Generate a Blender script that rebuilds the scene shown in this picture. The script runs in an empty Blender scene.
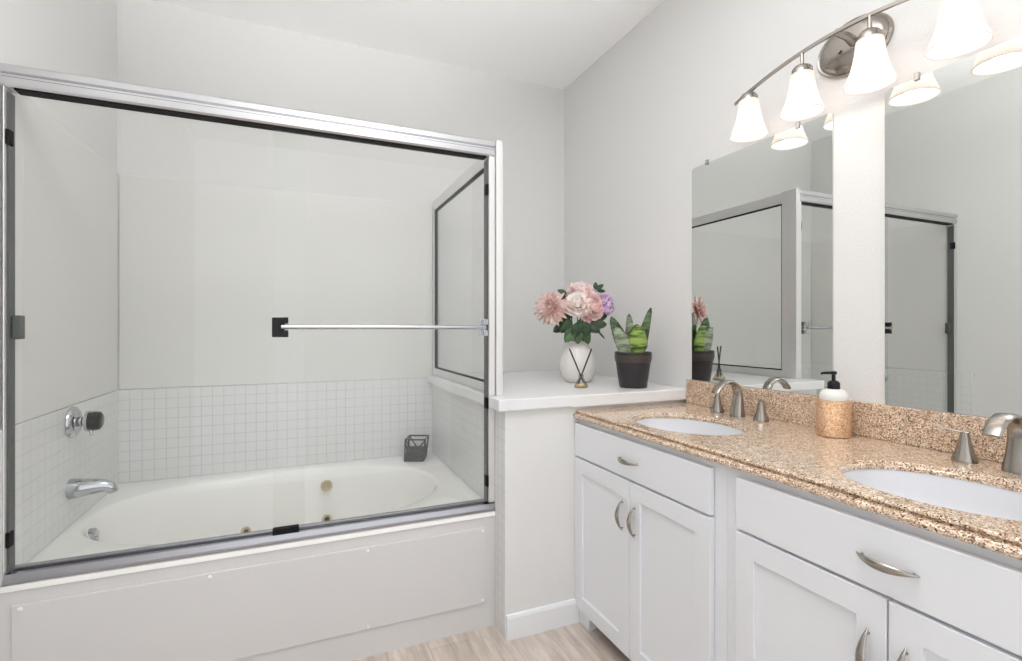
import bpy, bmesh, math, random
from mathutils import Vector, Matrix
random.seed(7)
PI = math.pi
scene = bpy.context.scene
COL = scene.collection

# ------------------------------------------------------------------ camera
EYE = 1.20
cam_data = bpy.data.cameras.new('camera')
cam = bpy.data.objects.new('camera', cam_data)
COL.objects.link(cam)
cam_data.sensor_fit = 'HORIZONTAL'
cam_data.sensor_width = 36.0
cam_data.lens = 500.0 / 1022.0 * 36.0
cam_data.shift_y = -1.5 / 1022.0
cam_data.clip_start = 0.02
cam.location = (0, 0, EYE)
cam.rotation_euler = (math.radians(90), 0, math.radians(-23.15))
scene.camera = cam

# ------------------------------------------------------------------ world, view
world = bpy.data.worlds.new('daylight')
scene.world = world
world.use_nodes = True
bg = world.node_tree.nodes['Background']
bg.inputs[0].default_value = (.97, .985, 1.0, 1)
bg.inputs[1].default_value = 1.40
scene.view_settings.view_transform = 'Standard'
scene.view_settings.look = 'None'
scene.view_settings.gamma = 1
scene.view_settings.use_curve_mapping = False
scene.view_settings.exposure = 0.09
scene.cycles.max_bounces = 14
scene.cycles.diffuse_bounces = 8
scene.cycles.glossy_bounces = 6
scene.cycles.transparent_max_bounces = 16
scene.cycles.use_denoising = True

# added fill lamp, unseen out of frame, aimed up to brighten the ceiling
fl_ = bpy.data.lights.new('ceiling_fill_lamp', 'AREA'); fl_.shape = 'DISK'; fl_.size = .22; fl_.energy = 27; fl_.color = (.985, .99, 1); fl_.spread = math.radians(92)
flo = bpy.data.objects.new('ceiling_fill_lamp', fl_); COL.objects.link(flo)
flo.location = (.42, .10, 1.95)
flo.rotation_euler = (Vector((.31, .70, 2.79)) - flo.location).to_track_quat('-Z', 'Y').to_euler()
BULB_W = .36          # each vanity bulb
SHADE_EMIT = .13

# ------------------------------------------------------------------ dimensions
XW = 1.63      # vanity wall
XL = -0.785    # left wall
YB = 2.915     # back wall
YK = 1.785     # knee wall front
ZC = 2.79      # ceiling
YR = -1.0      # open rear edge of the room
XK = 0.738     # tub side of the knee wall
ZL = 0.93      # ledge top
ZT = 0.867     # counter top
ZD = 0.465     # tub deck

# ------------------------------------------------------------------ materials
MATS = {}
def mat(name, color=(.8, .8, .8), rough=.5, metal=0.0, **kw):
    if name in MATS: return MATS[name]
    m = bpy.data.materials.new(name); m.use_nodes = True
    b = m.node_tree.nodes['Principled BSDF']
    b.inputs['Base Color'].default_value = (*color, 1)
    b.inputs['Roughness'].default_value = rough
    b.inputs['Metallic'].default_value = metal
    for k, v in kw.items():
        b.inputs[k.replace('_', ' ')].default_value = v
    MATS[name] = m
    return m
def nodes(m):
    nt = m.node_tree
    return nt, nt.nodes, nt.links, nt.nodes['Principled BSDF']
def add_bump(m, scale, strength, dist=0.002, detail=2.0):
    nt, N, L, b = nodes(m)
    tc = N.new('ShaderNodeTexCoord')
    no = N.new('ShaderNodeTexNoise'); no.inputs['Scale'].default_value = scale; no.inputs['Detail'].default_value = detail
    bu = N.new('ShaderNodeBump'); bu.inputs['Strength'].default_value = strength; bu.inputs['Distance'].default_value = dist
    L.new(tc.outputs['Object'], no.inputs['Vector']); L.new(no.outputs['Fac'], bu.inputs['Height']); L.new(bu.outputs['Normal'], b.inputs['Normal'])
    return m
def noise_color(m, c1, c2, scale, detail=3, lo=.35, hi=.65, stretch=(1, 1, 1)):
    nt, N, L, b = nodes(m)
    tc = N.new('ShaderNodeTexCoord'); mp = N.new('ShaderNodeMapping'); mp.inputs['Scale'].default_value = stretch
    no = N.new('ShaderNodeTexNoise'); no.inputs['Scale'].default_value = scale; no.inputs['Detail'].default_value = detail
    cr = N.new('ShaderNodeValToRGB')
    cr.color_ramp.elements[0].position = lo; cr.color_ramp.elements[0].color = (*c1, 1)
    cr.color_ramp.elements[1].position = hi; cr.color_ramp.elements[1].color = (*c2, 1)
    L.new(tc.outputs['Object'], mp.inputs['Vector']); L.new(mp.outputs['Vector'], no.inputs['Vector'])
    L.new(no.outputs['Fac'], cr.inputs['Fac']); L.new(cr.outputs['Color'], b.inputs['Base Color'])
    return m

M_wall = add_bump(mat('wall_paint', (.735, .730, .718), .75), 130, .55, .002)
M_ceil = add_bump(mat('ceiling_paint', (.965, .968, .968), .85), 120, .3, .0015)
M_cab = mat('cabinet_paint', (.76, .77, .80), .38)
M_base = mat('baseboard_paint', (.80, .81, .83), .4)
M_ledge = mat('white_solid_surface', (.80, .80, .81), .25)
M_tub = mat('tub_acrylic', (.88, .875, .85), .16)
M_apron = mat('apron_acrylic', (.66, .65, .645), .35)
M_surround = mat('surround_panel', (.72, .715, .69), .22)
M_alu = mat('brushed_aluminium', (.64, .64, .655), .27, 1.0)
M_chrome = mat('chrome', (.52, .53, .55), .08, 1.0)
M_nickel = mat('brushed_nickel', (.38, .35, .315), .24, 1.0)
M_track = mat('grey_track_metal', (.42, .42, .45), .25, 1.0)
M_frame = mat('satin_frame', (.76, .75, .745), .42, .55)
M_black = mat('black_rubber', (.010, .010, .011), .6, Specular_IOR_Level=.15)
M_blackpl = mat('black_plastic', (.010, .010, .011), .3, Specular_IOR_Level=.25)
M_gasket = mat('grey_seal', (.09, .095, .09), .4)
M_mirror = mat('mirror_silver', (.77, .785, .765), .0, 1.0)
M_porc = mat('porcelain', (.70, .705, .735), .12)
M_toe = mat('toe_kick_board', (.13, .095, .075), .6)
M_screw = mat('white_screw_cap', (.82, .81, .80), .35)
M_jet = mat('aged_cream_jet', (.58, .50, .36), .35)
M_jethole = mat('jet_hole', (.12, .09, .06), .5)
M_vase = mat('vase_ceramic', (.74, .705, .67), .2)
M_pot = mat('pot_charcoal', (.020, .018, .019), .45)
M_rim = mat('pot_bronze_band', (.060, .042, .035), .45)
M_soil = add_bump(mat('soil', (.03, .022, .015), .9), 90, 1, .01)
M_reed = mat('reed_dark', (.045, .03, .04), .6)
M_oil = mat('diffuser_oil', (.75, .55, .30), .15)
M_basket = mat('dark_bronze_wire', (.02, .016, .014), .4, .4)
M_moss = add_bump(noise_color(mat('dried_filling', (.08, .06, .05), .9), (.012, .010, .008), (.07, .055, .045), 60), 80, 1, .01)
M_stem = mat('stem_green', (.06, .12, .04), .5)
M_soapwhite = mat('soap_shoulder', (.80, .80, .77), .3)

def glass_mat(name, tint, ior=1.45, rough=0.0):
    m = bpy.data.materials.new(name); m.use_nodes = True
    nt = m.node_tree; N = nt.nodes; L = nt.links
    N.clear()
    out = N.new('ShaderNodeOutputMaterial'); mix = N.new('ShaderNodeMixShader')
    fr = N.new('ShaderNodeFresnel'); fr.inputs['IOR'].default_value = ior
    tr = N.new('ShaderNodeBsdfTransparent'); tr.inputs['Color'].default_value = (*tint, 1)
    gl = N.new('ShaderNodeBsdfGlossy'); gl.inputs['Roughness'].default_value = rough
    geo = N.new('ShaderNodeNewGeometry'); mr = N.new('ShaderNodeMapRange')   # same reflectance entering and leaving the pane
    mr.inputs['To Min'].default_value = ior; mr.inputs['To Max'].default_value = 1 / ior
    L.new(geo.outputs['Backfacing'], mr.inputs['Value']); L.new(mr.outputs[0], fr.inputs['IOR'])
    L.new(fr.outputs[0], mix.inputs[0]); L.new(tr.outputs[0], mix.inputs[1]); L.new(gl.outputs[0], mix.inputs[2])
    L.new(mix.outputs[0], out.inputs[0])
    return m
M_glass = glass_mat('clear_door_glass', (.985, .988, .984))
M_bottle = glass_mat('bottle_glass', (.86, .86, .84))

# frosted lamp shade: translucent glass that also gives off light
M_shade = bpy.data.materials.new('frosted_shade'); M_shade.use_nodes = True
N = M_shade.node_tree.nodes; L = M_shade.node_tree.links; N.clear()
o_ = N.new('ShaderNodeOutputMaterial'); m1 = N.new('ShaderNodeMixShader'); ad = N.new('ShaderNodeAddShader')
tr_ = N.new('ShaderNodeBsdfTranslucent'); tr_.inputs[0].default_value = (.85, .80, .77, 1)
di_ = N.new('ShaderNodeBsdfDiffuse'); di_.inputs[0].default_value = (.74, .71, .69, 1)
em_ = N.new('ShaderNodeEmission'); em_.inputs[0].default_value = (1, .95, .92, 1); em_.inputs[1].default_value = SHADE_EMIT
m1.inputs[0].default_value = .45
L.new(tr_.outputs[0], m1.inputs[1]); L.new(di_.outputs[0], m1.inputs[2])
L.new(m1.outputs[0], ad.inputs[0]); L.new(em_.outputs[0], ad.inputs[1]); L.new(ad.outputs[0], o_.inputs[0])
M_bulb = mat('lit_bulb', (1, 1, 1), .3)
_b = M_bulb.node_tree.nodes['Principled BSDF']
_b.inputs['Emission Color'].default_value = (1, .93, .86, 1); _b.inputs['Emission Strength'].default_value = 1.5

# mosaic tile: grout grid from object coordinates
def tile_mat(name, ax_u, size, tile_c, grout_c, z0):
    m = mat(name, tile_c, .25)
    nt, N, L, b = nodes(m)
    tc = N.new('ShaderNodeTexCoord'); sp = N.new('ShaderNodeSeparateXYZ'); L.new(tc.outputs['Object'], sp.inputs[0])
    def line(sock, off):
        a = N.new('ShaderNodeMath'); a.operation = 'SUBTRACT'; L.new(sock, a.inputs[0]); a.inputs[1].default_value = off
        d = N.new('ShaderNodeMath'); d.operation = 'DIVIDE'; L.new(a.outputs[0], d.inputs[0]); d.inputs[1].default_value = size
        f = N.new('ShaderNodeMath'); f.operation = 'FRACT'; L.new(d.outputs[0], f.inputs[0])
        s = N.new('ShaderNodeMath'); s.operation = 'SUBTRACT'; L.new(f.outputs[0], s.inputs[0]); s.inputs[1].default_value = .5
        q = N.new('ShaderNodeMath'); q.operation = 'ABSOLUTE'; L.new(s.outputs[0], q.inputs[0])
        g = N.new('ShaderNodeMapRange'); g.inputs['From Min'].default_value = .445; g.inputs['From Max'].default_value = .475
        L.new(q.outputs[0], g.inputs['Value'])
        return g.outputs[0]
    mx = N.new('ShaderNodeMath'); mx.operation = 'MAXIMUM'
    L.new(line(sp.outputs[ax_u], 0.0), mx.inputs[0]); L.new(line(sp.outputs['Z'], z0), mx.inputs[1])
    no = N.new('ShaderNodeTexNoise'); no.inputs['Scale'].default_value = 5; L.new(tc.outputs['Object'], no.inputs['Vector'])
    ml = N.new('ShaderNodeMath'); ml.operation = 'MULTIPLY'; L.new(mx.outputs[0], ml.inputs[0]); L.new(no.outputs['Fac'], ml.inputs[1])
    m2 = N.new('ShaderNodeMath'); m2.operation = 'MULTIPLY'; L.new(ml.outputs[0], m2.inputs[0]); m2.inputs[1].default_value = 1.7; m2.use_clamp = True
    mc = N.new('ShaderNodeMix'); mc.data_type = 'RGBA'
    L.new(m2.outputs[0], mc.inputs[0]); mc.inputs[6].default_value = (*tile_c, 1); mc.inputs[7].default_value = (*grout_c, 1)
    L.new(mc.outputs[2], b.inputs['Base Color'])
    bu = N.new('ShaderNodeBump'); bu.invert = True; bu.inputs['Strength'].default_value = .4; bu.inputs['Distance'].default_value = .001
    L.new(mx.outputs[0], bu.inputs['Height']); L.new(bu.outputs[0], b.inputs['Normal'])
    return m
TILE_C = (.74, .74, .735)
M_tile_b = tile_mat('mosaic_tile_back', 'X', .0490, TILE_C, (.61, .61, .62), .470)
M_tile_s = tile_mat('mosaic_tile_side', 'Y', .0490, TILE_C, (.67, .665, .65), .470)

# granite
def granite():
    m = mat('speckled_granite', (.6, .4, .3), .16, Coat_Weight=.3, Coat_Roughness=.08)
    nt, N, L, b = nodes(m)
    tc = N.new('ShaderNodeTexCoord')
    vo = N.new('ShaderNodeTexVoronoi'); vo.inputs['Scale'].default_value = 400
    L.new(tc.outputs['Object'], vo.inputs['Vector'])
    sep = N.new('ShaderNodeSeparateColor'); L.new(vo.outputs['Color'], sep.inputs[0])
    cr = N.new('ShaderNodeValToRGB'); e = cr.color_ramp.elements
    cr.color_ramp.interpolation = 'CONSTANT'
    e[0].position = 0; e[0].color = (.07, .045, .03, 1)
    e[1].position = .09; e[1].color = (.30, .19, .12, 1)
    for p, c in ((.25, (.54, .37, .24)), (.47, (.76, .57, .415)), (.75, (.95, .81, .67))):
        q = e.new(p); q.color = (*c, 1)
    L.new(sep.outputs[0], cr.inputs['Fac'])
    n1 = N.new('ShaderNodeTexNoise'); n1.inputs['Scale'].default_value = 45; n1.inputs['Detail'].default_value = 4
    L.new(tc.outputs['Object'], n1.inputs['Vector'])
    c2 = N.new('ShaderNodeValToRGB'); c2.color_ramp.elements[0].position = .35; c2.color_ramp.elements[0].color = (.62, .55, .5, 1)
    c2.color_ramp.elements[1].position = .6; c2.color_ramp.elements[1].color = (1.0, 1.0, 1.0, 1)
    L.new(n1.outputs['Fac'], c2.inputs['Fac'])
    mu = N.new('ShaderNodeMix'); mu.data_type = 'RGBA'; mu.blend_type = 'MULTIPLY'; mu.inputs[0].default_value = .55
    L.new(cr.outputs['Color'], mu.inputs[6]); L.new(c2.outputs['Color'], mu.inputs[7]); L.new(mu.outputs[2], b.inputs['Base Color'])
    return m
M_granite = granite()

def floor_mat():
    m = mat('wood_look_tile', (.4, .35, .3), .38)
    nt, N, L, b = nodes(m)
    tc = N.new('ShaderNodeTexCoord'); sp = N.new('ShaderNodeSeparateXYZ'); L.new(tc.outputs['Object'], sp.inputs[0])
    cb = N.new('ShaderNodeCombineXYZ'); L.new(sp.outputs['Y'], cb.inputs['X']); L.new(sp.outputs['X'], cb.inputs['Y'])
    br = N.new('ShaderNodeTexBrick'); br.offset = .37
    br.inputs['Scale'].default_value = 1; br.inputs['Brick Width'].default_value = .92; br.inputs['Row Height'].default_value = .152
    br.inputs['Mortar Size'].default_value = .0016; br.inputs['Color1'].default_value = (.58, .50, .44, 1); br.inputs['Color2'].default_value = (.68, .60, .535, 1)
    br.inputs['Mortar'].default_value = (.48, .42, .365, 1); br.inputs['Bias'].default_value = 0
    L.new(cb.outputs[0], br.inputs['Vector'])
    mp = N.new('ShaderNodeMapping'); mp.inputs['Scale'].default_value = (22, 2.2, 1); L.new(tc.outputs['Object'], mp.inputs['Vector'])
    no = N.new('ShaderNodeTexNoise'); no.inputs['Scale'].default_value = 1.6; no.inputs['Detail'].default_value = 6; no.inputs['Roughness'].default_value = .65
    L.new(mp.outputs[0], no.inputs['Vector'])
    cr = N.new('ShaderNodeValToRGB'); cr.color_ramp.elements[0].position = .3; cr.color_ramp.elements[0].color = (.66, .64, .62, 1)
    cr.color_ramp.elements[1].position = .68; cr.color_ramp.elements[1].color = (1.12, 1.12, 1.12, 1)
    L.new(no.outputs['Fac'], cr.inputs['Fac'])
    mu = N.new('ShaderNodeMix'); mu.data_type = 'RGBA'; mu.blend_type = 'MULTIPLY'; mu.inputs[0].default_value = 1
    L.new(br.outputs['Color'], mu.inputs[6]); L.new(cr.outputs['Color'], mu.inputs[7]); L.new(mu.outputs[2], b.inputs['Base Color'])
    return m
M_floor = floor_mat()

def gold_mat():
    m = mat('rose_gold_glitter', (.8, .5, .3), .32, .75)
    nt, N, L, b = nodes(m)
    tc = N.new('ShaderNodeTexCoord'); vo = N.new('ShaderNodeTexVoronoi'); vo.inputs['Scale'].default_value = 300
    L.new(tc.outputs['Object'], vo.inputs['Vector'])
    sep = N.new('ShaderNodeSeparateColor'); L.new(vo.outputs['Color'], sep.inputs[0])
    cr = N.new('ShaderNodeValToRGB'); cr.color_ramp.elements[0].position = .0; cr.color_ramp.elements[0].color = (.66, .33, .17, 1)
    cr.color_ramp.elements[1].position = 1; cr.color_ramp.elements[1].color = (.98, .76, .52, 1)
    L.new(sep.outputs[0], cr.inputs['Fac']); L.new(cr.outputs[0], b.inputs['Base Color'])
    bu = N.new('ShaderNodeBump'); bu.inputs['Strength'].default_value = .7; bu.inputs['Distance'].default_value = .004
    L.new(vo.outputs['Distance'], bu.inputs['Height']); L.new(bu.outputs[0], b.inputs['Normal'])
    return m
M_gold = gold_mat()

def leaf_mat(name, c1, c2, scale, lo=.4, hi=.6, stretch=(1, 1, 4)):
    return noise_color(mat(name, c1, .4), c1, c2, scale, 3, lo, hi, stretch)
M_snake_dark = leaf_mat('snake_leaf_dark', (.022, .055, .018), (.12, .19, .075), 14)
M_snake_bright = leaf_mat('snake_leaf_bright', (.035, .08, .012), (.30, .42, .09), 16, .40, .55, (.7, .7, 4.5))
M_snake_grey = leaf_mat('snake_leaf_grey', (.12, .16, .10), (.33, .37, .26), 18)
M_leaf = noise_color(mat('bouquet_leaf', (.04, .09, .03), .45), (.010, .028, .010), (.045, .095, .035), 30)
M_leaf2 = noise_color(mat('bouquet_leaf_light', (.06, .14, .05), .45), (.03, .075, .025), (.10, .18, .075), 30)
M_peony_blush = noise_color(mat('petal_blush', (.85, .6, .55), .6), (.88, .64, .62), (.94, .82, .80), 28)
M_peony_cream = noise_color(mat('petal_cream', (.88, .78, .72), .6), (.92, .80, .75), (.95, .91, .87), 28)
M_peony_pink = noise_color(mat('petal_pink', (.85, .5, .47), .6), (.86, .54, .52), (.93, .76, .73), 28)
M_dahlia = noise_color(mat('petal_dahlia', (.78, .48, .42), .6), (.74, .44, .40), (.94, .79, .74), 34)
M_purple = noise_color(mat('petal_purple', (.5, .25, .6), .6), (.42, .14, .46), (.84, .66, .85), 60)

# ------------------------------------------------------------------ builders
class MB:
    def __init__(self): self.bm = bmesh.new()
    def box(self, x0, x1, y0, y1, z0, z1, bev=0.0, seg=2):
        t = bmesh.new()
        bmesh.ops.create_cube(t, size=1)
        for v in t.verts:
            v.co = Vector(((x0 + x1) / 2 + v.co.x * (x1 - x0), (y0 + y1) / 2 + v.co.y * (y1 - y0), (z0 + z1) / 2 + v.co.z * (z1 - z0)))
        if bev > 0:
            bmesh.ops.bevel(t, geom=t.edges[:], offset=bev, segments=seg, profile=.5, affect='EDGES')
        self._merge(t); return self
    def _merge(self, t):
        me = bpy.data.meshes.new('tmp'); t.to_mesh(me); t.free(); self.bm.from_mesh(me); bpy.data.meshes.remove(me)
    def loft(self, rings, cap=True, closed=True):
        R = [[self.bm.verts.new(p) for p in r] for r in rings]
        n = len(R[0])
        for a, b in zip(R, R[1:]):
            for i in range(n if closed else n - 1):
                j = (i + 1) % n
                try: self.bm.faces.new((a[i], a[j], b[j], b[i]))
                except ValueError: pass
        if cap:
            for r in (R[0], R[-1]):
                try: self.bm.faces.new(r)
                except ValueError: pass
        return self
    def lathe(self, prof, center=(0, 0, 0), axis='Z', n=32, cap=True, sx=1.0, sy=1.0):
        """prof: (radius, height) pairs"""
        c = Vector(center); rings = []
        for r, h in prof:
            ring = []
            for i in range(n):
                a = 2 * PI * i / n; p, q = r * math.cos(a) * sx, r * math.sin(a) * sy
                v = {'Z': (p, q, h), 'X': (h, p, q), 'Y': (p, h, q)}[axis]
                ring.append(c + Vector(v))
            rings.append(ring)
        return self.loft(rings, cap)
    def tube(self, path, rad, n=10, up=(0, 0, 1), cap=True):
        """rad: number, list of numbers, or list of (side, up) pairs"""
        P = [Vector(p) for p in path]; rings = []
        for i, p in enumerate(P):
            t = (P[min(i + 1, len(P) - 1)] - P[max(i - 1, 0)]).normalized()
            u = Vector(up)
            if abs(t.dot(u)) > .98: u = Vector((1, 0, 0)) if abs(t.x) < .9 else Vector((0, 1, 0))
            s = t.cross(u).normalized(); w = s.cross(t).normalized()
            r = rad[i] if isinstance(rad, (list, tuple)) else rad
            ra, rb = r if isinstance(r, (list, tuple)) else (r, r)
            rings.append([p + s * ra * math.cos(2 * PI * k / n) + w * rb * math.sin(2 * PI * k / n) for k in range(n)])
        return self.loft(rings, cap)
    def prism(self, prof, axis, a, b):
        """closed profile extruded along an axis; prof in the two other axes (order x,y,z)"""
        def mk(p, q, t): return {'X': (t, p, q), 'Y': (p, t, q), 'Z': (p, q, t)}[axis]
        return self.loft([[mk(p, q, t) for p, q in prof] for t in (a, b)])
    def petal(self, base, d, n, length, width, curl=0., cup=0., tip=.35, nu=7, nv=5, peak=.6, fold=0.):
        d = Vector(d).normalized(); n = Vector(n); n = (n - d * n.dot(d)).normalized(); s = d.cross(n).normalized()
        g = []
        for i in range(nu):
            t = i / (nu - 1)
            if t < peak: w = width * (.22 + .78 * math.sin(PI / 2 * t / peak))
            else:
                q = (t - peak) / (1 - peak); w = width * (tip * .25 + (1 - tip * .25) * math.sqrt(max(0, 1 - q ** (2.2 if tip > .5 else 1.25))))
                if i == nu - 1: w = width * tip * .5
            c = Vector(base) + d * length * t + n * curl * length * t * t
            g.append([self.bm.verts.new(c + s * w * e + n * (cup * width * e * e + fold * width * abs(e))) for e in [(-1 + 2 * j / (nv - 1)) for j in range(nv)]])
        for a, b in zip(g, g[1:]):
            for j in range(nv - 1): self.bm.faces.new((a[j], a[j + 1], b[j + 1], b[j]))
        return self
    def build(self, name, material, parent=None, smooth=False, solid=0.0):
        bm = self.bm
        bmesh.ops.remove_doubles(bm, verts=bm.verts[:], dist=1e-6)
        bmesh.ops.recalc_face_normals(bm, faces=bm.faces[:])
        if parent is not None:
            off = origin(parent)
            for v in bm.verts: v.co -= off
        me = bpy.data.meshes.new(name); bm.to_mesh(me); bm.free()
        o = bpy.data.objects.new(name, me); COL.objects.link(o)
        me.materials.append(material)
        if smooth:
            for p in me.polygons: p.use_smooth = True
            if smooth != 'all':
                try: me.set_sharp_from_angle(angle=math.radians(40))
                except Exception: pass
        if solid:
            md = o.modifiers.new('thickness', 'SOLIDIFY'); md.thickness = solid; md.offset = 0
        if parent is not None: o.parent = parent
        return o
def origin(o):
    v = Vector((0, 0, 0))
    while o is not None: v = v + o.location; o = o.parent
    return v
def thing(name, loc, label, cat, group=None):
    o = bpy.data.objects.new(name, None); COL.objects.link(o); o.empty_display_size = .05
    o.location = loc
    return tag(o, label, cat, group)
def tag(o, label, cat, group=None):
    o['label'] = label; o['category'] = cat
    if group: o['group'] = group
    return o
def struct(o): o['kind'] = 'structure'; return o
def copy_tree(o, parent=None):
    c = o.copy(); COL.objects.link(c)
    if parent is not None:
        c.parent = parent
    for ch in [x for x in COL.objects if x.parent == o]: copy_tree(ch, c)
    return c
def ell(cx, cy, a, b, n=48, p=2.0):
    out = []
    for i in range(n):
        t = 2 * PI * i / n; c, s = math.cos(t), math.sin(t)
        out.append((cx + a * math.copysign(abs(c) ** (2 / p), c), cy + b * math.copysign(abs(s) ** (2 / p), s)))
    return out

# ================================================================== SETTING
T = .10
struct(MB().box(XL - T, XW + T, -.45, YB + T, -T, 0).build('floor', M_floor))
struct(MB().box(XL - T, XW + T, YR, YB + T, ZC, ZC + T).build('ceiling', M_ceil))
struct(MB().box(XL - T, XW + T, YB, YB + T, 0, ZC).build('wall_back', M_wall))
struct(MB().box(XW, XW + T, YR, YB, 0, ZC).build('wall_right', M_wall))
struct(MB().box(XL - T, XL, YR, YB, 0, ZC).build('wall_left', M_wall))
struct(MB().box(XK + .006, XW, YK, YB, 0, ZL - .046).build('wall_knee', M_wall))
struct(MB().prism([(YK, 0), (YK - .013, 0), (YK - .013, .082), (YK - .009, .093), (YK, .095)], 'X', XK + .004, 1.062).build('baseboard_front', M_base))
# wall finishes of the tub alcove
PT = .008
struct(MB().box(XL + PT, XK, YB - PT, YB, ZD + .0005, .912).build('trim_1', M_tile_b))
struct(MB().box(XL, XL + PT, 1.80, YB, ZD + .0005, .912).build('trim_2', M_tile_s))
struct(MB().box(XK, XK + .006, YK, YB, 0, ZL - .046).build('trim_3', M_tile_s))
struct(MB().box(XL + PT, XK, YB - PT + .002, YB, .9125, 1.935, .003).build('trim_4', M_surround))
struct(MB().box(XL, XL + PT - .002, 1.947, YB - PT, .9125, 1.935, .003).build('trim_5', M_surround))

# ================================================================== LEDGE ON THE KNEE WALL
lz0, lz1 = ZL - .045, ZL
lg = MB()
lg.box(XK, XW - .001, YK - .022, YB - .009, lz0, lz1, .004)
lg.box(.704, XK + .01, YK - .022, 1.876, lz0, lz1, .004)
lg.box(.706, XK + .01, 1.946, YB - .012, lz0, lz1, .004)
lg.box(1.02, XW - .001, YK - .0215, YK, lz0 - .002, lz1 - .01)
ledge = tag(lg.build('ledge_countertop', M_ledge), 'thick white ledge top capping the low wall beside the bathtub', 'ledge')

# ================================================================== BATHTUB
tub = thing('bathtub', (0, 1.885, 0), 'white oval whirlpool bathtub behind sliding glass doors, with a screwed access panel', 'bathtub')
tx0, tx1, ty0, ty1 = XL + .0005, XK - .0005, 1.885, YB - .0005
def rect_ring(n, x0, x1, y0, y1, cx, cy):
    out = []
    for i in range(n):
        t = 2 * PI * (i + .0) / n; c, s = math.cos(t), math.sin(t)
        k = 1e9
        if c > 1e-9: k = min(k, (x1 - cx) / c)
        if c < -1e-9: k = min(k, (x0 - cx) / c)
        if s > 1e-9: k = min(k, (y1 - cy) / s)
        if s < -1e-9: k = min(k, (y0 - cy) / s)
        out.append((cx + c * k, cy + s * k))
    return out
NB = 96; bcx, bcy, brx, bry = -.06, 2.42, .685, .425
def basin_ring(kx, ky, z, dx=0, dy=0, p=2.25):
    return [(x, y, z) for x, y in ell(bcx + dx, bcy + dy, brx * kx, bry * ky, NB, p)]
rings = [[(x, y, ZD - .02) for x, y in rect_ring(NB, tx0, tx1, ty0, ty1, bcx, bcy)],
         [(x, y, ZD - .004) for x, y in rect_ring(NB, tx0, tx1, ty0 + .003, ty1, bcx, bcy)],
         [(x, y, ZD) for x, y in rect_ring(NB, tx0, tx1, ty0 + .012, ty1, bcx, bcy)],
         basin_ring(1.012, 1.016, ZD), basin_ring(1, 1, ZD - .003), basin_ring(.985, .975, ZD - .014),
         basin_ring(.95, .93, ZD - .08), basin_ring(.90, .86, ZD - .20, -.01), basin_ring(.83, .77, ZD - .32, -.03),
         basin_ring(.74, .66, ZD - .385, -.05), basin_ring(.6, .5, ZD - .40, -.05), basin_ring(.05, .05, ZD - .405, -.05)]
# corner vertices pushed onto the rectangle corners
sh = MB(); sh.loft(rings, cap=False)
sh.bm.faces.new([v for v in sh.bm.verts if abs(v.co.z - (ZD - .405)) < 1e-5])
for v in sh.bm.verts:
    for (px, py) in ((tx0, ty0), (tx0, ty1), (tx1, ty0), (tx1, ty1)):
        if abs(v.co.x - px) < .036 and abs(v.co.y - py) < .036 and v.co.z > ZD - .03 and (abs(v.co.x - px) < .015 or abs(v.co.y - py) < .015):
            ins = .012 if abs(v.co.z - ZD) < 1e-4 else (.003 if v.co.z > ZD - .01 else 0)
            v.co.x = px; v.co.y = py + (ins if py == ty0 else 0)
sh.build('tub_shell', M_tub, tub, True)
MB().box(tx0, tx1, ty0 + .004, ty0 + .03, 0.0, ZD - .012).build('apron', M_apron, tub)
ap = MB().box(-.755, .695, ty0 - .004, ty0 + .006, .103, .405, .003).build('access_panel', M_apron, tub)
for z in (.393, .115):
    for x in (-.735, -.262, .235, .682):
        MB().lathe([(.0001, -.0075), (.004, -.0072), (.0062, -.005), (.0066, 0)], (x, ty0 - .003, z), 'Y', 14).build('screw', M_screw, ap, True)
def jet(x, y, z, d, r):
    d = Vector(d).normalized(); q = d.to_track_quat('Z', 'Y').to_matrix()
    def orient(mb):
        for v in mb.bm.verts: v.co = Vector((x, y, z)) + q @ v.co
        return mb
    j = orient(MB().lathe([(r, 0), (r, .005), (r * .86, .009), (r * .62, .008), (r * .5, .003)], n=24)).build('jet', M_jet, tub, True)
    j['label'] = 'cream whirlpool jet'
    orient(MB().lathe([(r * .5, .0025), (r * .36, .011), (r * .2, .006), (.0005, .006)], n=18)).build('nozzle', M_jet if r > .026 else M_jethole, j, True)
jet(.140, 2.772, .385, (0, -1, .25), .029)
jet(.140, 2.735, .222, (0, -1, .45), .024)
jet(-.228, 2.735, .216, (0, -1, .45), .024)
_o = MB().lathe([(.041, -.01), (.041, .006), (.034, .012), (.02, .012), (.0005, .013)], (-.716, 2.375, .400), 'X', 28).build('overflow_plate', M_chrome, tub, True)
MB().lathe([(.011, .012), (.010, .019), (.0005, .020)], (-.716, 2.375, .400), 'X', 16).build('turn_knob', M_chrome, _o, True)

# tub filler spout and valve on the left wall
sp = MB()
pth = [(XL + .009, 2.352, .606), (XL + .012, 2.352, .606), (XL + .05, 2.352, .606), (XL + .09, 2.352, .607), (XL + .113, 2.352, .606), (XL + .130, 2.352, .598), (XL + .138, 2.352, .585), (XL + .140, 2.352, .578)]
sp.tube(pth, [(.037, .037), (.037, .037), (.033, .032), (.027, .025), (.023, .021), (.021, .018), (.018, .014), (.015, .012)], 20, (0, 1, 0))
tag(sp.build('tub_spout', M_chrome, None, True), 'chrome tub filler spout sticking out of the left tiled wall above the tub', 'spout')
valve = thing('shower_valve', (XL + .008, 2.362, .852), 'round chrome shower valve with a dark knob on the left tiled wall', 'valve')
V = (XL + .008, 2.362, .852)
MB().lathe([(.056, 0), (.058, .004), (.055, .014), (.046, .02), (.040, .021), (.034, .016), (.02, .016)], V, 'X', 40).build('escutcheon', M_chrome, valve, True)
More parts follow.
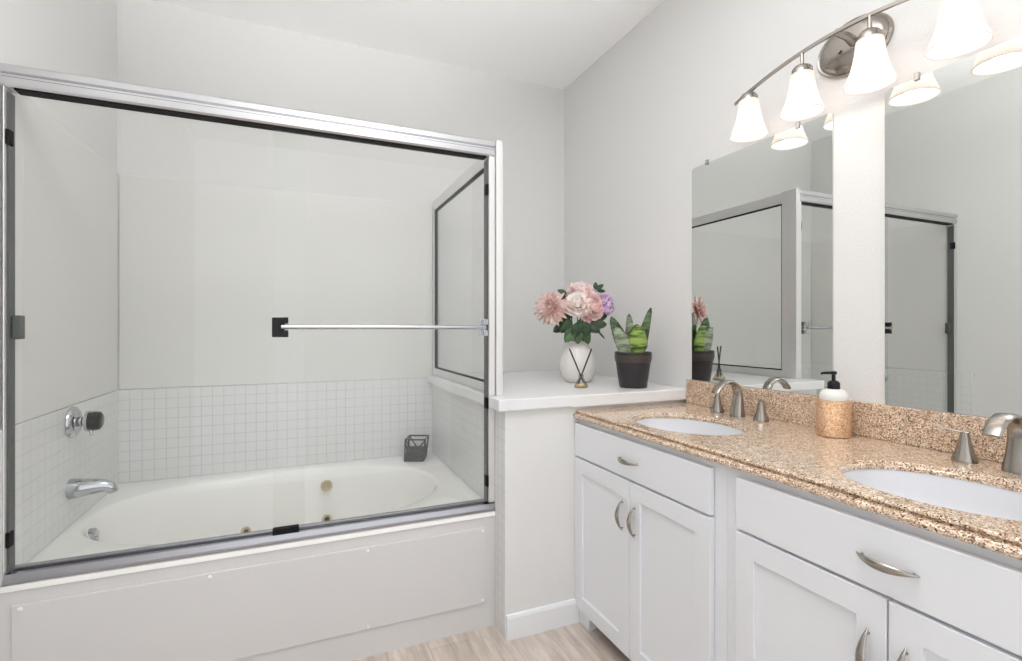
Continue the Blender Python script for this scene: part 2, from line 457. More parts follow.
MB().lathe([(.018, .015), (.018, .035), (.013, .037), (.013, .062)], V, 'X', 20).build('stem', M_chrome, valve, True)
kn = MB().lathe([(.024, .056), (.034, .060), (.037, .072), (.034, .088), (.025, .094), (.0005, .094)], V, 'X', 12).build('knob', M_blackpl, valve, True)
MB().lathe([(.026, .046), (.038, .048), (.038, .057), (.026, .060)], V, 'X', 30).build('collar', M_chrome, kn, True)
MB().tube([(V[0] + .06, V[1], V[2] - .028), (V[0] + .063, V[1] - .004, V[2] - .043), (V[0] + .066, V[1] - .006, V[2] - .055)], [.008, .007, .005], 10, (1, 0, 0)).build('lever', M_chrome, kn, True)

# ================================================================== SHOWER ENCLOSURE FRAME
YF0, YF1 = 1.889, 1.943
ZH0, ZH1 = 1.899, 1.963
ZS = ZD + .0005
enc = thing('shower_enclosure', (0, 1.93, ZS), 'silver metal frame of the tub enclosure with fixed side glass on the white ledge', 'shower enclosure')
hd = [(YF0 + .006, ZH0), (YF0, ZH0 + .006), (YF0, ZH0 + .026), (YF0 + .005, ZH0 + .030), (YF0 + .005, ZH0 + .036), (YF0 - .003, ZH0 + .041), (YF0 - .003, ZH1 - .006), (YF0 + .004, ZH1), (YF1, ZH1), (YF1, ZH0)]
header = MB().prism(hd, 'X', XL + .0005, XK - .001).build('header_rail', M_alu, enc)
MB().box(XL + .03, .703, YF0 + .010, YF1 - .006, ZH0 - .005, ZH0 + .001).build('seal_strip', M_black, header)
tr = [(YF0 - .002, ZS), (YF0 - .002, ZS + .010), (YF0 + .006, ZS + .026), (YF0 + .016, ZS + .028), (YF0 + .018, ZS + .014), (YF0 + .036, ZS + .014), (YF0 + .038, ZS + .034), (YF1, ZS + .034), (YF1, ZS)]
track = MB().prism(tr, 'X', XL + .009, XK - .002).build('bottom_track', M_track, enc)
def jamb(x0, x1, s):
    j = MB().box(x0, x1, YF0, YF1, ZS + .034, ZH0 - .0005, .002).build('wall_jamb', M_frame, enc)
    xs = x1 if s > 0 else x0
    MB().box(min(xs, xs + s * .006), max(xs, xs + s * .006), YF0 + .012, YF1 - .008, ZS + .034, ZH0 - .012).build('seal_strip', M_gasket, j)
    for z in ((.59, 1.755) if s > 0 else (.585, .90, 1.765)):
        MB().box(min(xs, xs + s * .010), max(xs, xs + s * .010), YF0 + .004, YF0 + .03, z - .022, z + .022, .002).build('bumper', M_black, j)
    return j
jamb(XL + .0085, XL + .0125, 1)
j2 = jamb(.712, XK - .001, -1)
# glass panel standing on the ledge
gx0, gx1 = XK + .002, XK + .030
post = MB().box(gx0 - .001, gx1, YF0 - .012, YF1 + .024, ZL + .0005, ZH1, .003).build('corner_post', M_frame, enc)
MB().box(gx0, gx1 - .006, YF1 + .024, YB - .009, ZH0, ZH1 - .006, .003).build('side_top_rail', M_frame, enc)
MB().box(gx0, gx1 - .004, YF1 + .024, YB - .009, ZL + .0005, ZL + .040, .003).build('side_bottom_rail', M_frame, enc)
MB().box(gx0, gx1 - .006, YB - .032, YB - .009, ZL + .040, ZH0, .002).build('side_wall_jamb', M_frame, enc)
sg = MB().box(XK + .013, XK + .019, YF1 + .02, YB - .026, ZL + .036, ZH0 + .004).build('side_glass', M_glass, enc)
gk = MB()
gz0, gz1, gy0, gy1 = ZL + .040, ZH0, YF1 + .024, YB - .032
for (a, b, c, d_) in ((gy0, gy1, gz1 - .006, gz1), (gy0, gy1, gz0, gz0 + .006), (gy0, gy0 + .006, gz0, gz1), (gy1 - .006, gy1, gz0, gz1)):
    gk.box(XK + .006, XK + .025, a, b, c, d_)
gk.build('glazing_seal', M_black, sg)
MB().box(-.078, .006, YF0 + .0015, YF0 + .028, ZS + .029, ZS + .047, .002).build('door_guide', M_black, enc)

# ---- two sliding glass doors
def bracket(mb, x, y):
    return mb
dz0, dz1 = ZS + .030, ZH0 - .0125
d1 = thing('sliding_glass_door', (.32, 1.907, dz0), 'front right clear glass sliding tub door carrying the long towel bar', 'shower door', 'sliding tub doors')
MB().box(-.075, .702, 1.906, 1.912, dz0 + .001, dz1).build('glass_panel', M_glass, d1)
tb = MB().tube([(-.05, 1.872, 1.207), (.690, 1.872, 1.207)], .0085, 14).build('towel_bar', M_chrome, d1, True)
b1 = MB(); b1.box(-.080, -.040, 1.8985, 1.9055, 1.172, 1.240, .002); b1.box(-.046, -.028, 1.866, 1.8985, 1.172, 1.196, .002); b1.box(-.046, -.028, 1.866, 1.8985, 1.218, 1.240, .002); b1.box(-.056, -.046, 1.880, 1.8985, 1.176, 1.236)
o = b1.build('bracket', M_blackpl, d1); o['label'] = 'black bracket at the left end of the towel bar'
b2 = MB(); b2.box(.675, .701, 1.8985, 1.9055, 1.172, 1.240, .002); b2.box(.683, .701, 1.866, 1.8985, 1.172, 1.196, .002); b2.box(.683, .701, 1.866, 1.8985, 1.216, 1.240, .002)
o = b2.build('bracket', M_chrome, d1); o['label'] = 'bright chrome bracket at the right end of the towel bar'
d2 = thing('sliding_glass_door', (-.37, 1.926, dz0), 'rear left clear glass sliding tub door without a towel bar', 'shower door', 'sliding tub doors')
MB().box(-.745, .024, 1.923, 1.929, dz0 + .006, dz1).build('glass_panel', M_glass, d2)
MB().box(-.7665, -.7445, 1.913, 1.939, 1.170, 1.240, .003).build('pull_handle', M_gasket, d2)

# ---- geometric wire basket on the tub deck
bx, by, bz = .612, 2.800, ZD + .0005
bk = thing('candle_holder', (bx, by, bz), 'small dark geometric wire basket with dark filling in the back corner of the tub', 'candle holder')
def P(a, r, z, tilt=(0, 0)): return Vector((bx + r * math.cos(a) + tilt[0], by + r * math.sin(a) + tilt[1], bz + z))
a0 = math.radians(22)
bot = [P(a0 + k * PI / 2, .072, .006) for k in range(4)]
top = [P(a0 + k * PI / 2, .078, .122, (.010, 0)) for k in range(4)]
mid = [(bot[k] + bot[(k + 1) % 4]) / 2 * .5 + (top[k] + top[(k + 1) % 4]) / 2 * .5 for k in range(4)]
fr = MB()
for k in range(4):
    l = (k + 1) % 4
    for a, b in ((bot[k], bot[l]), (top[k], top[l]), (bot[k], top[k])): fr.tube([a, b], .0042, 8)
    m = mid[k] - Vector((0, 0, .018))
    for a in (top[k], top[l]): fr.tube([a, m], .0034, 8)
fr.build('wire_frame', M_basket, bk, True)
fl = MB()
def frac(k, f, s): c = sum(bot, Vector()) / 4 * (1 - f) + sum(top, Vector()) / 4 * f; p = bot[k] * (1 - f) + top[k] * f; return c + (p - c) * s
fl.loft([[frac(k, 0.0, .93) for k in range(4)], [frac(k, .25, .93) for k in range(4)], [frac(k, .46, .9) for k in range(4)], [frac(k, .55, .4) for k in range(4)]])
o = fl.build('dark_filling', M_moss, bk)

# ================================================================== VANITY CABINETS
XF = 1.066     # face frame
XD = 1.046     # door faces
def pull(p0, p1, parent, name='handle'):
    """bow pull from p0 to p1 on the face plane x = XD"""
    p0, p1 = Vector(p0), Vector(p1); path, rad = [], []
    n = 14
    for i in range(n + 1):
        t = i / n; c = p0.lerp(p1, t); s = math.sin(PI * t)
        path.append(c + Vector((-.003 - .024 * s ** .8, 0, 0))); rad.append((.0014 + .0080 * s ** .9, .0014 + .0042 * s))
    mb = MB(); mb.tube(path, rad, 12, (1, 0, 0))
    for e in (p0.lerp(p1, .09), p0.lerp(p1, .91)):
        mb.tube([e + Vector((.0005, 0, 0)), e + Vector((-.009, 0, 0))], .0026, 10)
    mb.build(name, M_nickel, parent, True)
def shaker(y0, y1, z0, z1, fw=.057):
    mb = MB(); b = .0015
    mb.box(XD, XF - .001, y0, y0 + fw, z0, z1, b); mb.box(XD, XF - .001, y1 - fw, y1, z0, z1, b)
    mb.box(XD, XF - .001, y0 + fw - .002, y1 - fw + .002, z0, z0 + fw, b); mb.box(XD, XF - .001, y0 + fw - .002, y1 - fw + .002, z1 - fw, z1, b)
    mb.box(XD + .009, XF - .002, y0 + fw - .003, y1 - fw + .003, z0 + fw - .003, z1 - fw + .003)
    return mb
def cabinet(ya, yb, da, db, label):
    """ya..yb the carcass (ya nearer the camera), da..db the doors"""
    c = thing('vanity_cabinet', (1.35, (ya + yb) / 2, 0), label, 'vanity cabinet', 'white vanity cabinets')
    zt = ZT - .0315
    mb = MB()
    mb.box(XF + .0005, XW - .002, ya + .0005, ya + .016, .10, zt); mb.box(XF + .0005, XW - .002, yb - .016, yb - .0005, .10, zt)
    mb.box(XF + .018, XW - .002, ya + .016, yb - .016, .10, .116); mb.box(XW - .012, XW - .002, ya + .016, yb - .016, .116, zt)
    mb.build('carcass', M_cab, c)
    ff = MB()
    ff.box(XF, XF + .018, ya + .0004, ya + .046, .07, zt); ff.box(XF, XF + .018, yb - .046, yb - .0004, .07, zt)
    for z0, z1 in ((.07, .105), (.655, .705), (.795, zt)): ff.box(XF, XF + .018, ya + .046, yb - .046, z0, z1)
    ff.build('face_frame', M_cab, c)
    MB().box(1.125, 1.137, ya + .001, yb - .001, .001, .10).build('toe_kick', M_toe, c)
    m = (da + db) / 2
    dr = MB().box(XD, XF - .001, da, db, .684, .816, .003).build('drawer_front', M_cab, c)
    pull((XD, m + .056, .748), (XD, m - .056, .748), dr)
    for (y0, y1, hy) in ((da, m - .0018, m - .034), (m + .0018, db, m + .034)):
        d = shaker(y0, y1, .068, .677).build('door', M_cab, c)
        pull((XD, hy, .605), (XD, hy, .497), d)
    return c
YM = 1.009
cabA = cabinet(YM, YK - .002, 1.053, YK - .003, 'white shaker vanity cabinet beside the low wall, far end of the vanity')
foot = MB().prism([(YK - .014, 0.001), (YK - .014, .10), (YK - .118, .10), (YK - .118, .084), (YK - .098, .074), (YK - .089, .05), (YK - .085, .001)], 'X', XF - .004, XF + .03)
foot.build('foot', M_cab, cabA)
cabB = cabinet(.20, YM, .237, .965, 'white shaker vanity cabinet nearest the camera, cut by the right edge of the photo')
MB().prism([(.202, .001), (.202, .10), (.31, .10), (.31, .084), (.29, .074), (.281, .05), (.277, .001)], 'X', XF - .004, XF + .03).build('foot', M_cab, cabB)

# ---- granite worktop with two sink cut-outs
SINKS = [(1.275, 1.390), (1.275, .605)]
SA, SB = .162, .208
xi, xo, cy0, cy1 = 1.062, XW - .001, .18, YK - .0015
ct = bmesh.new()
def ring2(pts, z): return [ct.verts.new((x, y, z)) for x, y in pts]
def loop_edges(vs): return [ct.edges.new((vs[i], vs[(i + 1) % len(vs)])) for i in range(len(vs))]
NS = 64
def plate(z, grow, rect):
    R = ring2(rect, z); E = loop_edges(R); H = []
    for sx_, sy_ in SINKS:
        h = ring2(ell(sx_, sy_, SA + grow, SB + grow, NS), z); E += loop_edges(h); H.append(h)
    bmesh.ops.triangle_fill(ct, use_beauty=True, edges=E)
    return R, H
rect = [(xi, cy0), (xo, cy0), (xo, cy1), (xi, cy1)]
Rt, Ht = plate(ZT, .011, rect)
Rb, Hb = plate(ZT - .020, 0, rect)
def bridge(a, b):
    for i in range(len(a)):
        j = (i + 1) % len(a); ct.faces.new((a[i], a[j], b[j], b[i]))
bridge(Rt, Rb)
for k, (sx_, sy_) in enumerate(SINKS):
    h1 = ring2(ell(sx_, sy_, SA + .009, SB + .009, NS), ZT - .002); h2 = ring2(ell(sx_, sy_, SA + .007, SB + .007, NS), ZT - .007)
    h3 = ring2(ell(sx_, sy_, SA + .002, SB + .002, NS), ZT - .008); h4 = ring2(ell(sx_, sy_, SA, SB, NS), ZT - .011)
    for a, b in ((Ht[k], h1), (h1, h2), (h2, h3), (h3, h4), (h4, Hb[k])): bridge(a, b)
cmb = MB(); cmb._merge(ct)
prof = [(xi + .001, ZT), (1.0570, ZT - .0004), (1.0525, ZT - .0030), (1.0518, ZT - .0060), (1.0540, ZT - .0082), (1.0580, ZT - .0100), (1.0580, ZT - .0122), (1.0480, ZT - .0138), (1.0415, ZT - .0160), (1.0385, ZT - .0200), (1.0390, ZT - .0255), (1.0430, ZT - .0296), (1.0500, ZT - .031), (xi + .001, ZT - .031)]
cmb.prism(prof, 'Y', cy0, cy1)
tag(cmb.build('countertop', M_granite), 'speckled tan granite vanity countertop with stepped front edge and two oval cut-outs', 'countertop')
tag(MB().box(XW - .021, XW - .0005, cy0, YK - .025, ZT + .0005, .973, .002).build('backsplash', M_granite), 'low speckled brown granite backsplash strip under the two mirrors', 'backsplash')

# ---- sinks
def sink(cx, cy, label):
    s = thing('sink', (cx, cy, ZT - .16), label, 'sink', 'undermount sinks')
    mb = MB(); zt = ZT - .0205; th = .008
    prof = [(1.10, zt), (1.0, zt), (.985, zt - .012), (.95, zt - .045), (.86, zt - .085), (.68, zt - .115), (.40, zt - .128), (.13, zt - .132)]
    rings = [[(x, y, z) for x, y in ell(cx, cy, (SA + .002) * k, (SB + .002) * k, 48)] for k, z in prof]
    back = [[(x, y, z - th) for x, y in ell(cx, cy, (SA + .002) * k + th * .6, (SB + .002) * k + th * .6, 48)] for k, z in prof[::-1]]
    mb.loft(rings + back + [rings[0]], cap=False)
    mb.build('basin', M_porc, s, True)
    MB().lathe([(.026, 0), (.026, .003), (.018, .004), (.017, .001), (.0005, .002)], (cx, cy, zt - .132), 'Z', 24).build('drain', M_nickel, s, True)
    return s
sink(*SINKS[0], 'white oval undermount sink at the far end, nearest the low wall')
sink(*SINKS[1], 'white oval undermount sink nearest the camera, cut by the right photo edge')

# ---- widespread faucets
def faucet(fx, fy, label, lev):
    f = thing('faucet', (fx, fy, ZT), label, 'faucet', 'brushed nickel faucets')
    z = ZT + .0005
    path = [(fx, z), (fx, z + .010), (fx + .002, z + .040), (fx + .003, z + .075), (fx - .001, z + .098), (fx - .012, z + .118), (fx - .032, z + .131), (fx - .058, z + .134), (fx - .084, z + .125), (fx - .104, z + .107), (fx - .114, z + .094)]
    rad = [(.026, .029), (.025, .028), (.0205, .0235), (.0155, .0205), (.0125, .0195), (.0100, .0195), (.0082, .0200), (.0070, .0200), (.0062, .0195), (.0058, .0185), (.0056, .0180)]
    mb = MB(); mb.tube([(x, fy, q) for x, q in path], rad, 28, (0, 1, 0))
    mb.build('spout', M_nickel, f, True)
    for s, d in zip((1, -1), lev):
        c = (fx + .004, fy + s * .103, z)
        h = MB().lathe([(.026, 0), (.026, .006), (.0235, .012), (.0165, .034), (.0115, .056), (.009, .068), (.0085, .074), (.0005, .078)], c, 'Z', 28).build('handle', M_nickel, f, True)
        d = Vector(d).normalized(); p = Vector(c) + Vector((0, 0, .073))
        MB().tube([p - d * .010, p, p + d * .03 + Vector((0, 0, .002)), p + d * .056 + Vector((0, 0, .007)), p + d * .068 + Vector((0, 0, .011))], [(.007, .003), (.008, .0038), (.0065, .003), (.0045, .0022), (.002, .0015)], 12, (0, 0, 1)).build('lever', M_nickel, h, True)
    return f
faucet(1.545, 1.415, 'brushed nickel arched faucet with two handles behind the far sink', ((.75, .65, 0), (-.80, -.66, 0)))
faucet(1.540, .605, 'brushed nickel arched faucet nearest the camera, cut by the right photo edge', ((-.1, 1, 0), (-.1, -1, 0)))

# ---- soap dispenser
sx_, sy_ = 1.541, 1.040
sd = thing('soap_dispenser', (sx_, sy_, ZT), 'rose gold glitter soap dispenser with black pump, on the countertop between the sinks', 'soap dispenser')
C = (sx_, sy_, ZT + .0005)
MB().lathe([(.044, 0), (.0465, .002), (.0470, .006), (.0470, .106), (.0455, .110), (.040, .112), (.0005, .112)], C, 'Z', 48).build('bottle', M_gold, sd, True)
MB().lathe([(.0385, .1125), (.0395, .120), (.037, .133), (.029, .142), (.018, .146), (.0005, .146)], C, 'Z', 40).build('shoulder', M_soapwhite, sd, True)
pm = MB().lathe([(.0175, .1455), (.0175, .164), (.013, .170), (.0055, .173), (.0055, .190), (.009, .191), (.009, .199), (.006, .201), (.0005, .201)], C, 'Z', 24)
u = Vector((-.9195, .393, 0))   # spout turned to the left, along the wall
b0 = Vector(C) + Vector((0, 0, .1955))
pm.tube([b0, b0 + u * .022, b0 + u * .036 + Vector((0, 0, -.001)), b0 + u * .039 + Vector((0, 0, -.004))], [.0052, .0042, .0036, .003], 10)
pm.build('pump', M_blackpl, sd, True)

# ================================================================== MIRRORS
def mirror(y0, y1, label, clips):
    z0, z1 = .9735, 1.916
    m = thing('wall_mirror', (XW, (y0 + y1) / 2, z0), label, 'mirror', 'frameless vanity mirrors')
    c = .014; r = []
    for (yy, zz, s1, s2) in ((y0, z0, 0, 0), (y1, z0, 0, 0), (y1, z1, 1, 1), (y0, z1, 1, 1)):
        if not s1: r.append((yy, zz)); continue
        sy = 1 if yy == y0 else -1
        arc = [(yy + sy * c * (1 - math.sin(a)), zz - c * (1 - math.cos(a))) for a in (0, PI / 8, PI / 4, 3 * PI / 8, PI / 2)]
        r += arc if yy == y0 else arc[::-1]
    # keep order running around the sheet
    pts = [(y0, z0), (y1, z0)] + [(y1 - c * (1 - math.cos(a)), z1 - c * (1 - math.sin(a))) for a in (0, PI / 8, PI / 4, 3 * PI / 8, PI / 2)] + [(y0 + c * (1 - math.sin(a)), z1 - c * (1 - math.cos(a))) for a in (0, PI / 8, PI / 4, 3 * PI / 8, PI / 2)]
    MB().prism(pts, 'X', XW - .0065, XW - .0005).build('mirror_glass', M_mirror, m)
    for (y, z, s) in clips(y0, y1, z0, z1):
        k = MB(); k.box(XW - .010, XW - .0005, y - .007, y + .007, min(z, z + s * .014), max(z, z + s * .014), .002); k.box(XW - .0115, XW - .0068, y - .007, y + .007, min(z - s * .008, z + s * .004), max(z - s * .008, z + s * .004), .0015)
        k.build('clip', M_chrome, m)
    return m
mirror(1.099, 1.739, 'far frameless wall mirror above the sink by the low wall', lambda a, b, c, d: ((b - .09, d, 1), (a + .125, d, 1)))
mirror(.300, .940, 'near frameless wall mirror above the front sink, cut by the photo edge', lambda a, b, c, d: ((b - .085, d, 1), (a + .09, d, 1)))

# ================================================================== VANITY LIGHT
LY = 1.017; LX = 1.518
vl = thing('vanity_light', (XW, LY, 2.105), 'four-shade vanity light with arched nickel bar, above the two mirrors', 'wall light')
def oval(k, x): return [(x, y, z) for y, z in ell(LY + .018, 2.098, .118 * k, .086 * k, 56)]
MB().loft([oval(1, XW - .0005), oval(1, XW - .008), oval(.95, XW - .014), oval(.90, XW - .012), oval(.86, XW - .016), oval(.80, XW - .024), oval(.6, XW - .029), oval(.2, XW - .031)]).build('wall_plate', M_nickel, vl, True)
def bar_z(y): return 2.110 - .425 * (y - LY) ** 2
n = 40; rings = []
for i in range(n + 1):
    y = LY - .385 + .77 * i / n; z = bar_z(y); e = 1 - abs(2 * i / n - 1) ** 10; w = .0025 + .0020 * e
    rings.append([(LX - w, y, z - .005), (LX + w, y, z - .005), (LX + w, y, z + .005), (LX - w, y, z + .005)])
bar = MB().loft(rings).build('arched_bar', M_nickel, vl)
MB().tube([(XW - .028, LY, 2.100), (XW - .06, LY, 2.108), (LX, LY, 2.110)], [.016, .012, .010], 16).build('arm', M_nickel, vl, True)
for yy in (LY + .045, LY - .045):
    MB().lathe([(.007, -.038), (.006, -.034), (.0005, -.032)], (XW, yy, 2.09), 'X', 12).build('plate_screw', M_nickel, vl, True)
for k in range(4):
    y = LY + .007 + (-.315 + .21 * k); zb = bar_z(y) - .004
    zs = 2.037   # top of the glass
    MB().tube([(LX, y, zb), (LX, y, zs + .012)], .0055, 12).build('stem', M_nickel, vl, True)
    MB().lathe([(.010, .024), (.024, .020), (.030, .012), (.031, -.004), (.029, -.006)], (LX, y, zs), 'Z', 28).build('socket_cap', M_nickel, vl, True)
    s = MB(); pr = [(.027, -.002), (.033, -.006), (.0345, -.020), (.0365, -.040), (.041, -.066), (.047, -.090), (.055, -.112), (.061, -.127), (.063, -.132)]
    s.lathe(pr, (LX, y, zs), 'Z', 40, cap=False)
    so = s.build('lamp_shade', M_shade, vl, 'all', .003)
    MB().lathe([(.013, -.01), (.013, -.03), (.016, -.044), (.021, -.062), (.021, -.077), (.014, -.090), (.0005, -.095)], (LX, y, zs), 'Z', 24).build('bulb', M_bulb, vl, True)
    pl = bpy.data.lights.new('bulb_light', 'POINT'); pl.energy = BULB_W; pl.color = (1, .93, .87); pl.shadow_soft_size = .022
    plo = bpy.data.objects.new('bulb_light', pl); COL.objects.link(plo); plo.parent = vl
    plo.location = Vector((LX, y, zs - .112)) - vl.location

# ================================================================== LEDGE DECOR
# vase
vx, vy = 1.318, 2.215
Z = ZL + .0005
vs = MB()
prof = [(.0005, 0), (.054, 0), (.063, .003), (.083, .03), (.094, .065), (.095, .09), (.088, .125), (.070, .163), (.055, .186), (.052, .200), (.056, .208)]
inner = [(r - .006, h) for r, h in prof[::-1] if h > .02] + [(.055, .02), (.0005, .018)]
vs.lathe(prof + inner, (vx, vy, Z), 'Z', 48, cap=False)
tag(vs.build('vase', M_vase, None, True), 'rounded off-white ceramic vase standing on the white ledge', 'vase')

RV = Vector((.9195, -.393, 0)); FV = Vector((.393, .9195, 0)); UP = Vector((0, 0, 1))
def fp(u, v, dep=0.0):
    """offset from the vase axis: u right, v up above the ledge, dep away"""
    return Vector((vx, vy, Z)) + RV * u + UP * v + FV * dep
def basis(ax):
    ax = Vector(ax).normalized(); s = ax.cross(Vector((.13, .2, .97))).normalized(); return ax, s, ax.cross(s).normalized()
def stem_to(root, p, lean):
    neck = fp(lean[0], .207, lean[1]); low = fp(-lean[0] * .3, .05, -lean[1] * .3)
    d = (p - neck)
    MB().tube([low, neck, neck + d * .45 + UP * .012, p], .0026, 8).build('stem', M_stem, root, True)
def peony(center, ax, R, m, label, lean, nlay=6, cat='flower'):
    f = thing('peony', fp(*lean_base(lean)), label, cat, 'flowers in the vase')
    a, s, t = basis(ax); mb = MB()
    for k in range(nlay):
        q = k / (nlay - 1); el = math.radians(8 + 88 * q); n_ = 5 + int(4 * q); Ln = R * (.80 + .30 * q)
        for i in range(n_):
            ph = 2 * PI * (i + .5 * (k % 2) + random.uniform(-.12, .12)) / n_
            rad = s * math.cos(ph) + t * math.sin(ph)
            d = a * math.cos(el) + rad * math.sin(el); nn = a * math.sin(el) - rad * math.cos(el)
            mb.petal(center - a * R * .35 + rad * R * .06, d, nn, Ln * random.uniform(.9, 1.08), R * (.34 + .16 * q), curl=.42 - .30 * q + random.uniform(-.05, .08), cup=.35 - .1 * q, tip=.9, peak=.62)
    mb.build('bloom', m, f, 'all', .0008)
    stem_to(f, center - a * R * .4, lean)
    return f
def lean_base(lean): return (lean[0], .10, lean[1])
def dahlia(center, ax, R, m, label, lean):
    f = thing('dahlia', fp(*lean_base(lean)), label, 'flower', 'flowers in the vase')
    a, s, t = basis(ax); mb = MB()
    for k in range(6):
        q = k / 5; el = math.radians(10 + 92 * q); n_ = 9 + int(12 * q); Ln = R * (.48 + .54 * q)
        for i in range(n_):
            ph = 2 * PI * (i + .5 * (k % 2) + random.uniform(-.15, .15)) / n_
            rad = s * math.cos(ph) + t * math.sin(ph)
            d = a * math.cos(el) + rad * math.sin(el); nn = a * math.sin(el) - rad * math.cos(el)
            mb.petal(center - a * R * .12, d, nn, Ln * random.uniform(.88, 1.1), R * (.075 + .038 * q), curl=.22 - .28 * q, cup=.9, tip=.12, peak=.55, nv=3)
    mb.build('bloom', m, f, 'all', .0008)
    stem_to(f, center - a * R * .2, lean)
    return f
def cluster(center, R, m, label, lean):
    f = thing('hydrangea', fp(*lean_base(lean)), label, 'flower', 'flowers in the vase')
    mb = MB(); n_ = 34
    for i in range(n_):
        zz = 1 - 2 * (i + .5) / n_; ph = i * 2.39996; rr = math.sqrt(1 - zz * zz)
        d = Vector((rr * math.cos(ph), rr * math.sin(ph), zz)); a, s, t = basis(d)
        c = center + Vector((d.x * R, d.y * R, d.z * R * 1.15)) * random.uniform(.82, 1.02)
        o0 = random.uniform(0, PI)
        for k in range(4):
            rad = s * math.cos(o0 + k * PI / 2) + t * math.sin(o0 + k * PI / 2)
            mb.petal(c, rad * .9 + a * .35, a, R * .36, R * .19, curl=-.1, cup=.3, tip=.8, nu=4, nv=3)
    mb.build('bloom', m, f, 'all', .0006)
    stem_to(f, center, lean)
    return f
peony(fp(.028, .464, .06), fp(.03, .9, -.05) - fp(.0, .45, 0.14), .078, M_peony_blush, 'large blush pink peony at the top of the bouquet', (.012, .012))
peony(fp(-.010, .397, -.060), Vector(-FV) * 1.0 + UP * .55 - RV * .15, .064, M_peony_cream, 'pale cream peony at the centre front of the bouquet', (-.004, -.02))
peony(fp(.066, .380, -.04), Vector(-FV) * .9 + UP * .35 + RV * .55, .076, M_peony_pink, 'deeper pink peony low on the right of the bouquet, beside the purple bloom', (.022, -.010))
dahlia(fp(-.146, .376, -.085), -FV * .9 + UP * .25 - RV * .35, .094, M_dahlia, 'dusty pink spiky dahlia at the left of the bouquet', (-.022, -.004))
cluster(fp(.135, .392, -.01), .045, M_purple, 'small purple bloom at the right edge of the bouquet', (.026, .006))
def sprig(leaves, label, lean, m, stem_end):
    f = thing('leaf_sprig', fp(*lean_base(lean)), label, 'foliage', 'leaf sprigs in the vase')
    stem_to(f, stem_end, lean)
    for (b, d, n_, L_, W_) in leaves:
        mb = MB(); mb.petal(b, d, n_, L_, W_, curl=-.16, cup=0, tip=.1, nu=9, nv=5, peak=.42, fold=.35)
        mb.tube([stem_end.lerp(b, .5), b], .0014, 6)
        mb.build('leaf', m, f, 'all', .0006)
N0 = -FV + UP * .5
sprig([(fp(-.030, .270, -.07), -RV * .55 - UP * .85 - FV * .2, N0, .080, .027), (fp(-.002, .268, -.075), -RV * .15 - UP * 1.0 - FV * .2, N0, .074, .023), (fp(.026, .266, -.07), RV * .22 - UP * 1 - FV * .2, N0, .074, .022)],
      'three hanging green leaves in front of the vase mouth', (-.006, -.030), M_leaf2, fp(0, .275, -.06))
sprig([(fp(-.045, .300, -.045), -RV * .85 - UP * .42, N0, .095, .030), (fp(-.040, .315, -.05), -RV * .6 - UP * .75 - FV * .1, N0, .082, .030), (fp(-.030, .330, -.02), -RV * 1 + UP * .05, N0, .085, .026)],
      'dark leaves under the spiky dahlia on the left of the bouquet', (-.030, -.012), M_leaf, fp(-.035, .30, -.03))
sprig([(fp(.050, .285, -.05), RV * 1.0 + UP * .12 - FV * .1, N0, .088, .030), (fp(.035, .285, -.06), RV * .6 - UP * .28 - FV * .25, N0, .075, .027), (fp(.060, .300, -.03), RV * .9 + UP * .45, N0, .095, .024)],
      'green leaves low on the right of the bouquet', (.030, -.012), M_leaf, fp(.040, .285, -.04))
sprig([(fp(-.060, .445, -.02), -RV * .85 + UP * .45, N0, .050, .015), (fp(-.062, .435, -.02), -RV * .95 - UP * .2, N0, .048, .015), (fp(-.052, .430, -.03), -RV * .3 - UP * .5, N0, .040, .014)],
      'small dark leaf tip between the dahlia and the top peony', (-.014, .022), M_leaf, fp(-.050, .430, -.02))
sprig([(fp(.095, .470, .0), RV * .7 + UP * .55, N0, .046, .013), (fp(.098, .462, .0), RV * 1 + UP * .05, N0, .044, .012), (fp(.088, .474, .0), RV * .1 + UP * .8, N0, .036, .012)],
      'small brown green leaf tip at the upper right of the bouquet', (.016, .026), M_leaf, fp(.090, .462, .0))
sprig([(fp(-.012, .300, -.085), -RV * .2 - UP * .9 - FV * .1, N0, .070, .026), (fp(.020, .305, -.085), RV * .25 - UP * .9 - FV * .1, N0, .072, .026), (fp(.004, .318, -.07), -UP * 1.0 - FV * .3, N0, .062, .022)],
      'dark leaf cluster right under the cream peony at the middle of the bouquet', (.004, -.034), M_leaf, fp(.004, .318, -.06))
sprig([(fp(.092, .262, -.03), RV * .75 - UP * .7, N0, .060, .006)], 'thin drooping green blade at the lower right of the bouquet', (.038, .002), M_leaf2, fp(.085, .272, -.03))

# reed diffuser
dx, dy = 1.203, 1.992
rd = thing('reed_diffuser', (dx, dy, ZL), 'small clear glass reed diffuser bottle in front of the vase', 'reed diffuser')
bt = [(.0005, 0), (.029, 0), (.032, .003), (.031, .010), (.022, .026), (.0135, .042), (.0115, .055), (.0135, .060)]
MB().lathe(bt + [(r - .0018, h) for r, h in bt[::-1] if h > .005] + [(.028, .004), (.0005, .004)], (dx, dy, Z), 'Z', 32, cap=False).build('bottle', M_bottle, rd, True)
MB().lathe([(.0005, .0045), (.0275, .0045), (.0275, .010), (.022, .018), (.0005, .018)], (dx, dy, Z), 'Z', 28).build('oil', M_oil, rd, True)
def reed(a, b, label):
    mb = MB(); c = Vector((dx, dy, Z))
    p0 = c + RV * a[0] + UP * a[1] + FV * a[2]; p1 = c + RV * b[0] + UP * b[1] + FV * b[2]
    mb.tube([p0, p1], .0036, 8)
    tag(mb.build('diffuser_reed', M_reed, None, True), label, 'reed', 'reeds in the diffuser')
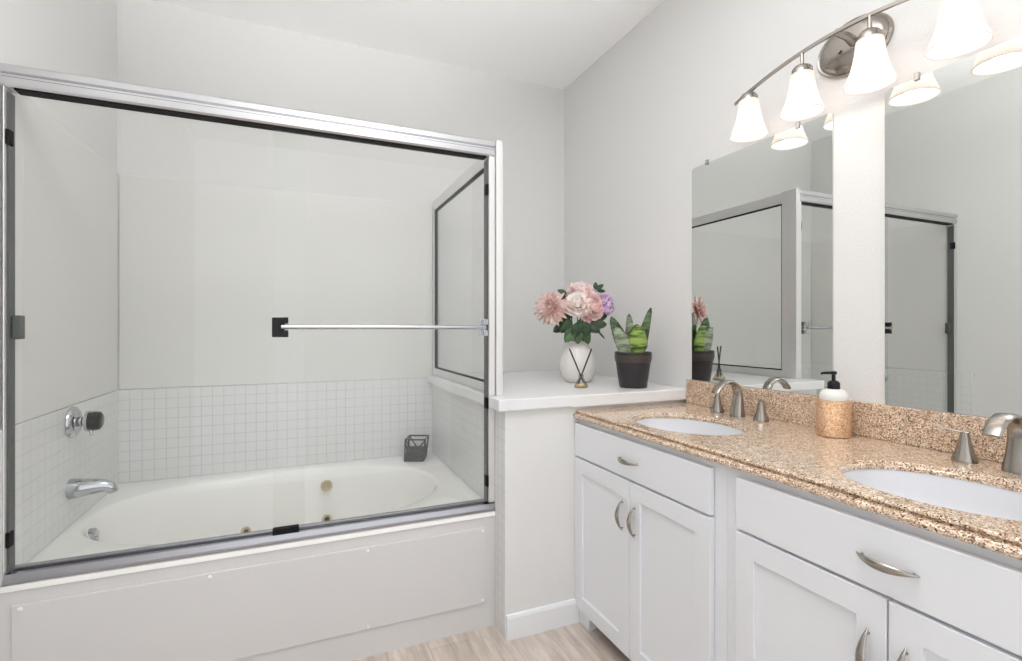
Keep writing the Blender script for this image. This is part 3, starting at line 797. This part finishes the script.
reed((.013, .020, .0035), (-.052, .178, .010), 'dark diffuser reed leaning to the left in the small glass bottle')
reed((-.013, .020, -.0035), (.047, .178, -.010), 'dark diffuser reed leaning to the right in the small glass bottle')

# snake plant
px, py = 1.434, 1.912
sn = thing('snake_plant', (px, py, ZL), 'small snake plant in a dark charcoal pot on the white ledge', 'potted plant')
pr = [(.0005, 0), (.060, 0), (.063, .003), (.0835, .150), (.0845, .160), (.0815, .164), (.076, .162), (.074, .150), (.072, .135)]
pot = MB().lathe(pr, (px, py, Z), 'Z', 48, cap=False).build('pot', M_pot, sn, True)
bd = MB().lathe([(.0795, .118), (.0815, .119), (.0850, .147), (.0835, .149)], (px, py, Z), 'Z', 48, cap=False)
rimo = bd.build('rim_band', M_rim, pot, True)
dt = MB()
for i in range(18):
    a = 2 * PI * i / 18
    c = Vector((px, py, Z + .133)) + Vector((math.cos(a), math.sin(a), 0)) * .0835; tv = Vector((-math.sin(a), math.cos(a), 0))
    dt.tube([c - tv * .007, c, c + tv * .007], [.0006, .0024, .0006], 6)
dt.build('diamond_pattern', M_pot, rimo, True)
MB().lathe([(.0005, .140), (.05, .141), (.0735, .137)], (px, py, Z), 'Z', 32, cap=False).build('soil', M_soil, sn, True)
def pp(u, v, d=0): return Vector((px, py, Z)) + RV * u + UP * v + FV * d
def sleaf(b, d, n_, L_, W_, m, curl, cup, peak=.4, tip=.06):
    MB().petal(b, d, n_, L_, W_, curl=curl, cup=cup, tip=tip, nu=14, nv=7, peak=peak).build('leaf', m, sn, 'all', .003)
sleaf(pp(.014, .136, -.035), UP - FV * .10 + RV * .02, -FV, .148, .048, M_snake_bright, .05, -.55, .42, .25)
sleaf(pp(-.022, .136, -.01), UP * 1 - RV * .36 - FV * .12, -FV * .8 + RV * .5, .205, .040, M_snake_dark, -.10, -.2, .45)
sleaf(pp(-.014, .136, -.028), UP * .9 - RV * .46 - FV * .18, -FV * .9 + RV * .3, .160, .040, M_snake_grey, -.05, -.25, .45)
sleaf(pp(-.004, .136, .02), UP * 1 - RV * .05 + FV * .05, -FV, .205, .026, M_snake_grey, .02, .3, .35)
sleaf(pp(.034, .136, .008), UP * 1 + RV * .17, -FV * .7 - RV * .6, .240, .026, M_snake_dark, -.14, .35, .35)
sleaf(pp(.014, .136, .0), UP * 1 + RV * .03, -FV, .155, .040, M_snake_dark, .05, -.3, .45, .2)
